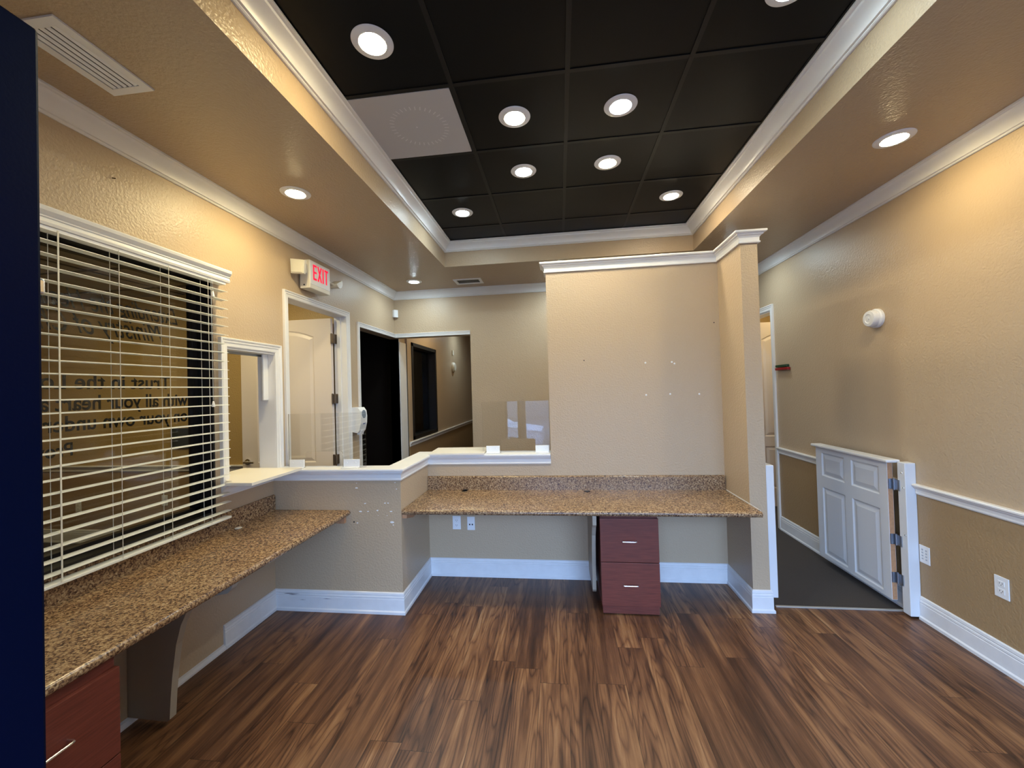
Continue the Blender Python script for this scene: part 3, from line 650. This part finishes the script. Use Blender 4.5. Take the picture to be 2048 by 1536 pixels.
# ---------------------------------------------------------------- outside, seen only in reflections
struct(B(-14, 14, -22, YREAR-0.13, -0.45, -0.40).build('floor_parking_lot', M_ASPHALT))
def car(label, x, y, paint, flip=1):
    t = thing('car', label, 'car', (x, y, -0.4))
    body = [(-2.2, 0.30), (2.15, 0.30), (2.25, 0.55), (2.2, 0.82), (1.2, 0.98), (0.55, 1.38), (0.3, 1.47), (-1.5, 1.47), (-2.0, 1.05), (-2.25, 0.95)]
    MB().prism([(x+flip*a, z-0.4) for a, z in body], 'y', y-0.85, y+0.85).build('body', paint, t)
    win = [(0.98, 1.00), (0.45, 1.36), (0.2, 1.40), (-1.4, 1.40), (-1.75, 1.02)]
    MB().prism([(x+flip*a, z-0.4) for a, z in win], 'y', y-0.86, y+0.86).build('side_windows', M_DARK, t)
    for wx in (-1.35, 1.35):
        for s_ in (-1, 1):
            MB().lathe([(0.0, -0.1), (0.33, -0.1), (0.34, 0.0), (0.33, 0.1), (0.20, 0.11), (0, 0.11)], (x+flip*wx, y+s_*0.80, -0.06), axis=(0, s_, 0), n=28).build('wheel', M_DARK, t)
    MB().box(x+flip*0.75, x+flip*0.95, y+0.86, y+1.02, 0.58, 0.70, bev=0.03).build('mirror', paint, t)
car('silver parked car mirrored in the right clear guard', -2.75, -5.2, mat('silver_car_paint', (0.62, 0.68, 0.78), 0.25, metal=0.3))
car('dark parked car behind the silver one in the mirrored view', 1.9, -8.5, mat('dark_car_paint', (0.08, 0.08, 0.07), 0.3), flip=-1)
struct(B(-16, 16, -22.5, -22, -0.4, 4.2).build('wall_far_building', mat('grey_building', (0.35, 0.33, 0.33), 0.9, var=(0.7, 0.4))))

# ---------------------------------------------------------------- downlights
def make_light(name, lens):
    t = bpy.data.objects.new(name, None); COL.objects.link(t); t['_w'] = (0, 0, 0); t.empty_display_size = 0.05
    MB().lathe([(0.058, -0.004), (0.062, -0.009), (0.080, -0.008), (0.093, -0.003), (0.095, 0.0), (0.058, 0.0)], (0, 0, 0), n=48).build('trim_ring', M_WHITE, t, smooth=True)
    prof = [(0.0, -0.013), (0.02, -0.0125), (0.04, -0.010), (0.053, -0.006), (0.058, -0.003)]
    mb = MB().lathe(prof, (0, 0, 0), n=40); mb.f = [f for f in mb.f if len(f) <= 4]
    mb.build('lens', lens, t, smooth=True)
    return t
used = {}
def downlight(x, y, z, kind, label, group):
    lens = {'w': M_LWARM, 'c': M_LCOOL, 'n': M_LNEUT, 's': M_LSOFF}[kind]
    if kind not in used: o_ = make_light('recessed_downlight', lens); used[kind] = o_
    else: o_ = copy_tree(used[kind])
    o_.location = (x, y, z); tag(o_, label, 'ceiling light', group)
GT = 'recessed lights in the black tray ceiling'; GS = 'recessed lights in the tan ceiling'
zt = ZT-0.001; zc = ZC-0.0005
downlight(-0.812, 1.738, zt, 'w', 'large warm recessed light nearest the camera in the black ceiling', GT)
downlight(-0.217, 2.346, zt, 'w', 'warm recessed light just right of the white ceiling panel', GT)
downlight(0.403, 2.348, zt, 'c', 'cool recessed light right of the centre warm one, same row', GT)
downlight(-0.216, 2.942, zt, 'c', 'cool recessed light behind the warm one near the white panel', GT)
downlight(0.398, 2.934, zt, 'w', 'warm recessed light behind the right cool one', GT)
downlight(1.005, 3.541, zt, 'n', 'recessed light at the far right corner of the black ceiling', GT)
downlight(-0.829, 3.534, zt, 'c', 'cool recessed light at the far left corner of the black ceiling', GT)
downlight(0.999, 1.740, zt, 'c', 'cool recessed light cut by the top edge of the picture', GT)
downlight(-1.738, 2.492, zc, 's', 'warm recessed light in the left tan ceiling near the exit sign wall', GS)
downlight(1.952, 2.510, zc, 'w', 'warm recessed light in the right tan ceiling strip', GS)
downlight(-1.750, 4.740, zc, 'c', 'small cool recessed light beside the far ceiling vent', GS)
downlight(0.05, 4.74, zc, 'c', 'cool recessed light hidden behind the top of the partition', GS)
downlight(1.92, 4.60, zc, 'c', 'cool recessed light in the corridor behind the pillar', GS)
downlight(-1.70, 8.2, zc, 'c', 'cool recessed light far down the back hallway', GS)
downlight(-1.55, 6.3, zc, 'w', 'warm recessed light near the hallway window', GS)
downlight(-4.6, 2.6, 2.829, 's', 'added unseen warm light in the office behind the blind, far side', 'added unseen lights in the office')  # unseen lamp added to brighten the office
downlight(-3.0, 3.1, 2.829, 's', 'added unseen warm light in the office behind the blind, near the window', 'added unseen lights in the office')  # unseen lamp added to brighten the office wall above the open door
downlight(3.0, 5.15, 2.949, 'w', 'added unseen warm light in the side room behind the right door', 'added unseen lights in the side room')  # unseen lamp added to brighten the side room

# ---------------------------------------------------------------- ceiling panel and vents
wp = thing('ceiling_panel', 'plain white square panel in the black ceiling', 'ceiling panel', (-0.83, 2.335, ZT-0.006))
B(-1.132, -0.540, 2.060, 2.628, ZT-0.0065, ZT-0.0005).build('panel', M_PANEL, wp)
pm = MB(); 
for k in range(36):
    a = 2*PI*k/36; cx, cy = -0.80, 2.335
    dx, dy = math.cos(a), math.sin(a); p0, p1 = 0.150, 0.178
    nx_, ny_ = -dy*0.003, dx*0.003
    pm.add([(cx+dx*p0+nx_, cy+dy*p0+ny_, ZT-0.007), (cx+dx*p0-nx_, cy+dy*p0-ny_, ZT-0.007), (cx+dx*p1-nx_, cy+dy*p1-ny_, ZT-0.007), (cx+dx*p1+nx_, cy+dy*p1+ny_, ZT-0.007)], [(0, 1, 2, 3)])
pm.lathe([(0.0, -0.0075), (0.006, -0.007)], (-0.817, 2.332, ZT), n=10)
pm.build('perforation_ring', M_PANELDOT, wp)
def vent(label, x0, x1, y0, y1, z, along, nsl):
    t = thing('ceiling_vent', label, 'vent', ((x0+x1)/2, (y0+y1)/2, z-0.008)); b_ = 0.035
    MB().slab('z', z-0.008, z-0.0005, x0, x1, y0, y1, holes=[(x0+b_, x1-b_, y0+b_, y1-b_)]).build('frame', M_WHITE, t)
    B(x0+b_-0.002, x1-b_+0.002, y0+b_-0.002, y1-b_+0.002, z-0.0016, z-0.0004).build('gap_shade_sheet', M_DARK, t)  # dark sheet stands in for the shade between the louvers
    mb = MB()
    for i in range(nsl):
        if along == 'y':
            c = x0+b_+(i+0.5)*(x1-x0-2*b_)/nsl; w = (x1-x0-2*b_)/nsl*0.26
            mb.add([(c-w, y0+b_, z-0.007), (c+w, y0+b_, z-0.002), (c+w, y1-b_, z-0.002), (c-w, y1-b_, z-0.007)], [(0, 1, 2, 3)])
            mb.add([(c-w, y0+b_, z-0.0078), (c+w, y0+b_, z-0.0028), (c+w, y1-b_, z-0.0028), (c-w, y1-b_, z-0.0078)], [(0, 1, 2, 3)])
        else:
            c = y0+b_+(i+0.5)*(y1-y0-2*b_)/nsl; w = (y1-y0-2*b_)/nsl*0.34
            mb.add([(x0+b_, c-w, z-0.007), (x0+b_, c+w, z-0.002), (x1-b_, c+w, z-0.002), (x1-b_, c-w, z-0.007)], [(0, 1, 2, 3)])
    mb.build('louvers', M_WHITE, t)
vent('long white ceiling vent beside the navy door', -1.945, -1.742, 1.190, 1.548, ZC, 'y', 5)
vent('small white ceiling vent near the far crown moulding', -1.262, -0.915, 4.755, 4.985, ZC, 'x', 4)

# ---------------------------------------------------------------- exit sign
ex = thing('exit_sign', 'white exit sign with red EXIT letters above the open door', 'sign', (XL+0.06, 3.35, 2.575))
eb = MB().box(XL+0.02, XL+0.114, 3.197, 3.500, 2.575, 2.822, bev=0.005); eb.box(XL+0.001, XL+0.03, 3.22, 3.48, 2.60, 2.80, bev=0.004); eb.build('housing', M_IVORY, ex)
B(XL+0.1141, XL+0.1165, 3.202, 3.495, 2.612, 2.818).build('face_panel', M_WHITE, ex)
def letters(mb, ch, y, z, w, h, t):
    x = XL+0.1185
    def bar(ya, za, yb, zb, th=t):
        d = Vector((yb-ya, zb-za)); nn = Vector((-d.y, d.x)).normalized()*th/2
        mb.add([(x, ya+nn.x, za+nn.y), (x, yb+nn.x, zb+nn.y), (x, yb-nn.x, zb-nn.y), (x, ya-nn.x, za-nn.y)], [(0, 1, 2, 3)])
    if ch == 'E':
        bar(y+t/2, z, y+t/2, z+h)
        for q in (t/2, h/2, h-t/2): bar(y, z+q, y+w, z+q)
    if ch == 'X': bar(y+t*0.4, z, y+w-t*0.4, z+h); bar(y+w-t*0.4, z, y+t*0.4, z+h)
    if ch == 'I': bar(y+t/2, z, y+t/2, z+h)
    if ch == 'T': bar(y, z+h-t/2, y+w, z+h-t/2); bar(y+w/2, z, y+w/2, z+h)
lm = MB(); yy = 3.238
for ch, w in (('E', 0.052), ('X', 0.062), ('I', 0.018), ('T', 0.056)):
    letters(lm, ch, yy, 2.655, w, 0.135, 0.018); yy += w+0.013
lm.build('exit_letters', M_EXIT, ex)
# lamp heads
h1 = MB().prism([(XL+0.025, 2.672), (XL+0.14, 2.662), (XL+0.15, 2.775), (XL+0.02, 2.795)], 'y', 3.075, 3.10); h1.prism([(XL+0.045, 2.69), (XL+0.12, 2.685), (XL+0.125, 2.76), (XL+0.04, 2.77)], 'y', 3.10, 3.15); h1.tube([(XL+0.07, 3.12, 2.73), (XL+0.07, 3.20, 2.74)], 0.014, 10)
h1.build('lamp_head', M_IVORY, ex)
MB().prism([(XL+0.032, 2.68), (XL+0.132, 2.67), (XL+0.142, 2.768), (XL+0.028, 2.786)], 'y', 3.069, 3.075).build('lamp_lens', mat('lamp_head_lens', (0.75, 0.72, 0.60), 0.15), ex)
h2 = MB(); cy_, cz_ = 3.665, 2.745; pts2 = []
for k in range(13):
    a = math.radians(-150+180*k/12); pts2.append((cy_+0.058*math.cos(a), cz_+0.058*math.sin(a)))
h2.prism(pts2, 'x', XL+0.03, XL+0.115); h2.tube([(XL+0.07, 3.50, 2.725), (XL+0.07, 3.64, 2.715)], 0.012, 10)
h2.build('lamp_head', M_IVORY, ex)
B(XL+0.055, XL+0.066, 3.193, 3.199, 2.598, 2.609).build('test_button', M_DARK, ex)

# ---------------------------------------------------------------- small devices on walls
sd = thing('hand_sanitizer_dispenser', 'white hand sanitizer dispenser on the wall between the two door openings', 'dispenser', (XL+0.06, 4.09, 1.22))
prof = [(XL+0.001, 1.24), (XL+0.075, 1.225), (XL+0.095, 1.25), (XL+0.115, 1.33), (XL+0.118, 1.40), (XL+0.11, 1.46), (XL+0.085, 1.497), (XL+0.001, 1.50)]
MB().prism(prof, 'y', 4.02, 4.16).build('body', M_WHITE, sd)
MB().prism([(XL+0.05, 1.205), (XL+0.09, 1.205), (XL+0.102, 1.25), (XL+0.05, 1.25)], 'y', 4.06, 4.12).build('nozzle_guard', M_WHITE, sd)
MB().lathe([(0.0, 0.0), (0.044, 0.0), (0.044, 0.003), (0, 0.004)], (XL+0.1155, 4.09, 1.425), axis=(1, 0, 0.06), n=24).build('level_window', mat('dispenser_window', (0.22, 0.27, 0.33), 0.2), sd)
B(XL+0.116, XL+0.1185, 4.07, 4.11, 1.318, 1.326).build('brand_mark', mat('blue_print', (0.05, 0.07, 0.28), 0.5), sd)
ms = thing('motion_sensor', 'small white motion sensor in the far left corner', 'sensor', (-2.19, 5.19, 2.67))
MB().prism([(XL+0.002, YB-0.055), (XL+0.055, YB-0.002), (XL+0.068, YB-0.030), (XL+0.030, YB-0.068)], 'z', 2.675, 2.775).build('body', M_WHITE, ms)
al = thing('wall_alarm', 'white round alarm on the right wall', 'alarm', (XR-0.03, 3.30, 2.03))
MB().lathe([(0.0, 0.0), (0.072, 0.0), (0.072, 0.018), (0.066, 0.026), (0.0, 0.026)], (XR-0.001, 3.305, 2.10), axis=(-1, 0, 0), n=40).build('base_plate', M_WHITE, al, smooth=True)
MB().lathe([(0.0, 0.026), (0.060, 0.026), (0.062, 0.05), (0.056, 0.062), (0.035, 0.066), (0.03, 0.062), (0.012, 0.062), (0.010, 0.068), (0.0, 0.068)], (XR-0.001, 3.305, 2.10), axis=(-1, 0, 0), n=40).build('sounder', M_WHITE, al, smooth=True)
fl = thing('signal_flag_rack', 'folded green and red signal flags beside the far right door', 'signal flags', (XR-0.02, 4.58, 1.76))
B(XR-0.03, XR-0.002, 4.48, 4.70, 1.800, 1.826, bev=0.004).build('green_flag', M_GREEN, fl)
B(XR-0.034, XR-0.002, 4.46, 4.70, 1.768, 1.794, bev=0.004).build('red_flag', M_RED, fl)
def plate(label, axis, a, s_, u, z, w=0.074, h=0.118, kind='duplex', cat='outlet'):
    """axis 'y': plate on a wall facing -y; axis 'x': on wall facing s_ along x"""
    def bx(mb, u0, u1, z0, z1, d0, d1, bev=0.0):
        if axis == 'y': return mb.box(u0, u1, a+s_*d0, a+s_*d1, z0, z1, bev=bev)
        return mb.box(a+s_*d0, a+s_*d1, u0, u1, z0, z1, bev=bev)
    loc = (u, a, z) if axis == 'y' else (a, u, z)
    t = thing('wall_plate', label, cat, loc)
    bx(MB(), u-w/2, u+w/2, z-h/2, z+h/2, 0.0005, 0.006, 0.0018).build('plate', M_WHITE, t)
    mb = MB(); m2 = M_DARK
    if kind == 'data':
        for du in (-0.012, 0.012): bx(MB(), u+du-0.006, u+du+0.006, z-0.016, z-0.003, 0.0055, 0.0066).build('port', m2, t)
        return
    if kind == 'duplex':
        for dz in (-0.021, 0.021):
            so = bx(MB(), u-0.017, u+0.017, z+dz-0.014, z+dz+0.014, 0.006, 0.0078, 0.0008).build('socket', M_WHITE, t); mb = MB()
            for du in (-0.007, 0.007): bx(mb, u+du-0.0012, u+du+0.0012, z+dz-0.003, z+dz+0.006, 0.0075, 0.0082)
            bx(mb, u-0.002, u+0.002, z+dz-0.010, z+dz-0.006, 0.0075, 0.0082); mb.build('slots', m2, so)
        return
    else:
        m2 = mat('plate_port', (0.45, 0.47, 0.52), 0.5)
        for dz in (-0.03, -0.01, 0.01, 0.03):
            for du in (-0.014, 0.014): bx(mb, u+du-0.006, u+du+0.006, z+dz-0.005, z+dz+0.005, 0.0055, 0.0068)
    mb.build('slots', m2, t)
plate('white power outlet under the back worktop, left of the data plate', 'y', YP, -1, -0.945, 0.470)
plate('white data plate with two dark ports under the back worktop', 'y', YP, -1, -0.815, 0.465, w=0.068, kind='data', cat='data plate')
plate('white data plate on the right wall next to the gate post', 'x', XR, -1, 2.989, 0.452, kind='ports', cat='data plate')
plate('white power outlet on the right wall, nearer the camera', 'x', XR, -1, 2.520, 0.466)
plate('white power outlet on the office wall seen through the blind', 'y', 4.03, -1, -4.485, 0.50)
plate('second white outlet on the office wall, seen left through the blind', 'y', 4.03, -1, -5.62, 0.42)
tag(B(-4.38, -4.11, 4.012, 4.029, 1.09, 1.315, bev=0.003).build('wall_panel', M_ADA), 'dark grey square panel on the office wall seen through the blind', 'wall panel')
tag(B(-2.199, -2.18, 8.06, 8.14, 2.40, 2.50, bev=0.003).build('wall_plate', M_IVORY), 'small ivory plate high on the hallway wall', 'wall plate')
tag(MB().lathe([(0.0, 0.0), (0.10, 0.0), (0.10, 0.03), (0.08, 0.055), (0.0, 0.06)], (-2.199, 8.1, 2.15), axis=(1, 0, 0), n=28).build('alarm_bell', M_IVORY, smooth=True), 'round ivory alarm on the hallway wall', 'alarm')
# hallway window, black frame
hf = MB(); 
for (a, b, c, d_) in ((5.76, 6.95, 0.93, 0.985), (5.76, 6.95, 2.345, 2.40), (5.76, 5.82, 0.93, 2.40), (6.89, 6.95, 0.93, 2.40)): hf.box(-2.33, -2.188, a, b, c, d_)
w5 = struct(hf.build('window_5', M_BLACK)); B(-2.318, -2.312, 5.80, 6.91, 0.96, 2.37).build('window_pane', M_GLASS, w5)
# nail on left wall, spackle marks
tag(MB().tube([(XL+0.001, 1.756, 2.777), (XL+0.018, 1.76, 2.774)], 0.003, 8).build('nail', M_BRONZE), 'small nail in the left wall above the blind', 'nail')
dots = [(0.731, 1.836, 0.008), (0.947, 1.835, 0.008), (0.968, 1.821, 0.008), (0.729, 1.563, 0.008), (0.925, 1.566, 0.008), (1.158, 1.560, 0.008)]
wpart = bpy.data.objects['wall_partition']; wcf = bpy.data.objects['wall_counter_front']
mb = MB()
for x, z, r in dots: mb.lathe([(0.0, 0.0), (r, 0.0), (r*0.7, 0.0015), (0, 0.0018)], (x, YP, z), axis=(0, -1, 0), n=10)
mb.build('spackle_marks', M_SPACKLE, wpart)
mb = MB()
for x, z, r in [(0.219, 1.875, 0.005), (1.295, 2.151, 0.005), (1.28, 0.9, 0.001)]: mb.lathe([(0.0, 0.0), (r, 0.0), (0, 0.001)], (x, YP, z), axis=(0, -1, 0), n=8)
mb.build('nail_holes', M_DARK, wpart)
mb = MB(); rnd = random.Random(3)
for x, z, r in [(-1.546, 0.968, 0.004), (-1.547, 0.931, 0.008), (-1.242, 0.972, 0.004), (-1.231, 0.924, 0.004), (-1.482, 0.815, 0.006), (-1.324, 0.819, 0.006), (-1.300, 0.819, 0.006), (-1.519, 0.754, 0.009), (-1.46, 0.755, 0.006), (-1.384, 0.763, 0.008), (-1.279, 0.756, 0.008), (-1.31, 0.725, 0.003), (-1.38, 0.725, 0.003), (-1.546, 0.668, 0.005), (-1.269, 0.678, 0.012), (-1.262, 0.656, 0.005)]:
    pts = [(x+r*rnd.uniform(0.6, 1.5)*math.cos(2*PI*k/7)*1.2, z+r*rnd.uniform(0.5, 1.1)*math.sin(2*PI*k/7)*0.8) for k in range(7)]
    mb.prism(pts, 'y', 2.8555, 2.8565)
mb.build('spackle_marks', M_SPACKLE, wcf)
MB().lathe([(0.0, 0.0), (0.006, 0.0), (0, 0.001)], (-1.573, 2.856, 0.675), axis=(0, -1, 0), n=10).build('nail_hole', M_DARK, wcf)

for o in bpy.data.objects:
    if '_w' in o: del o['_w']
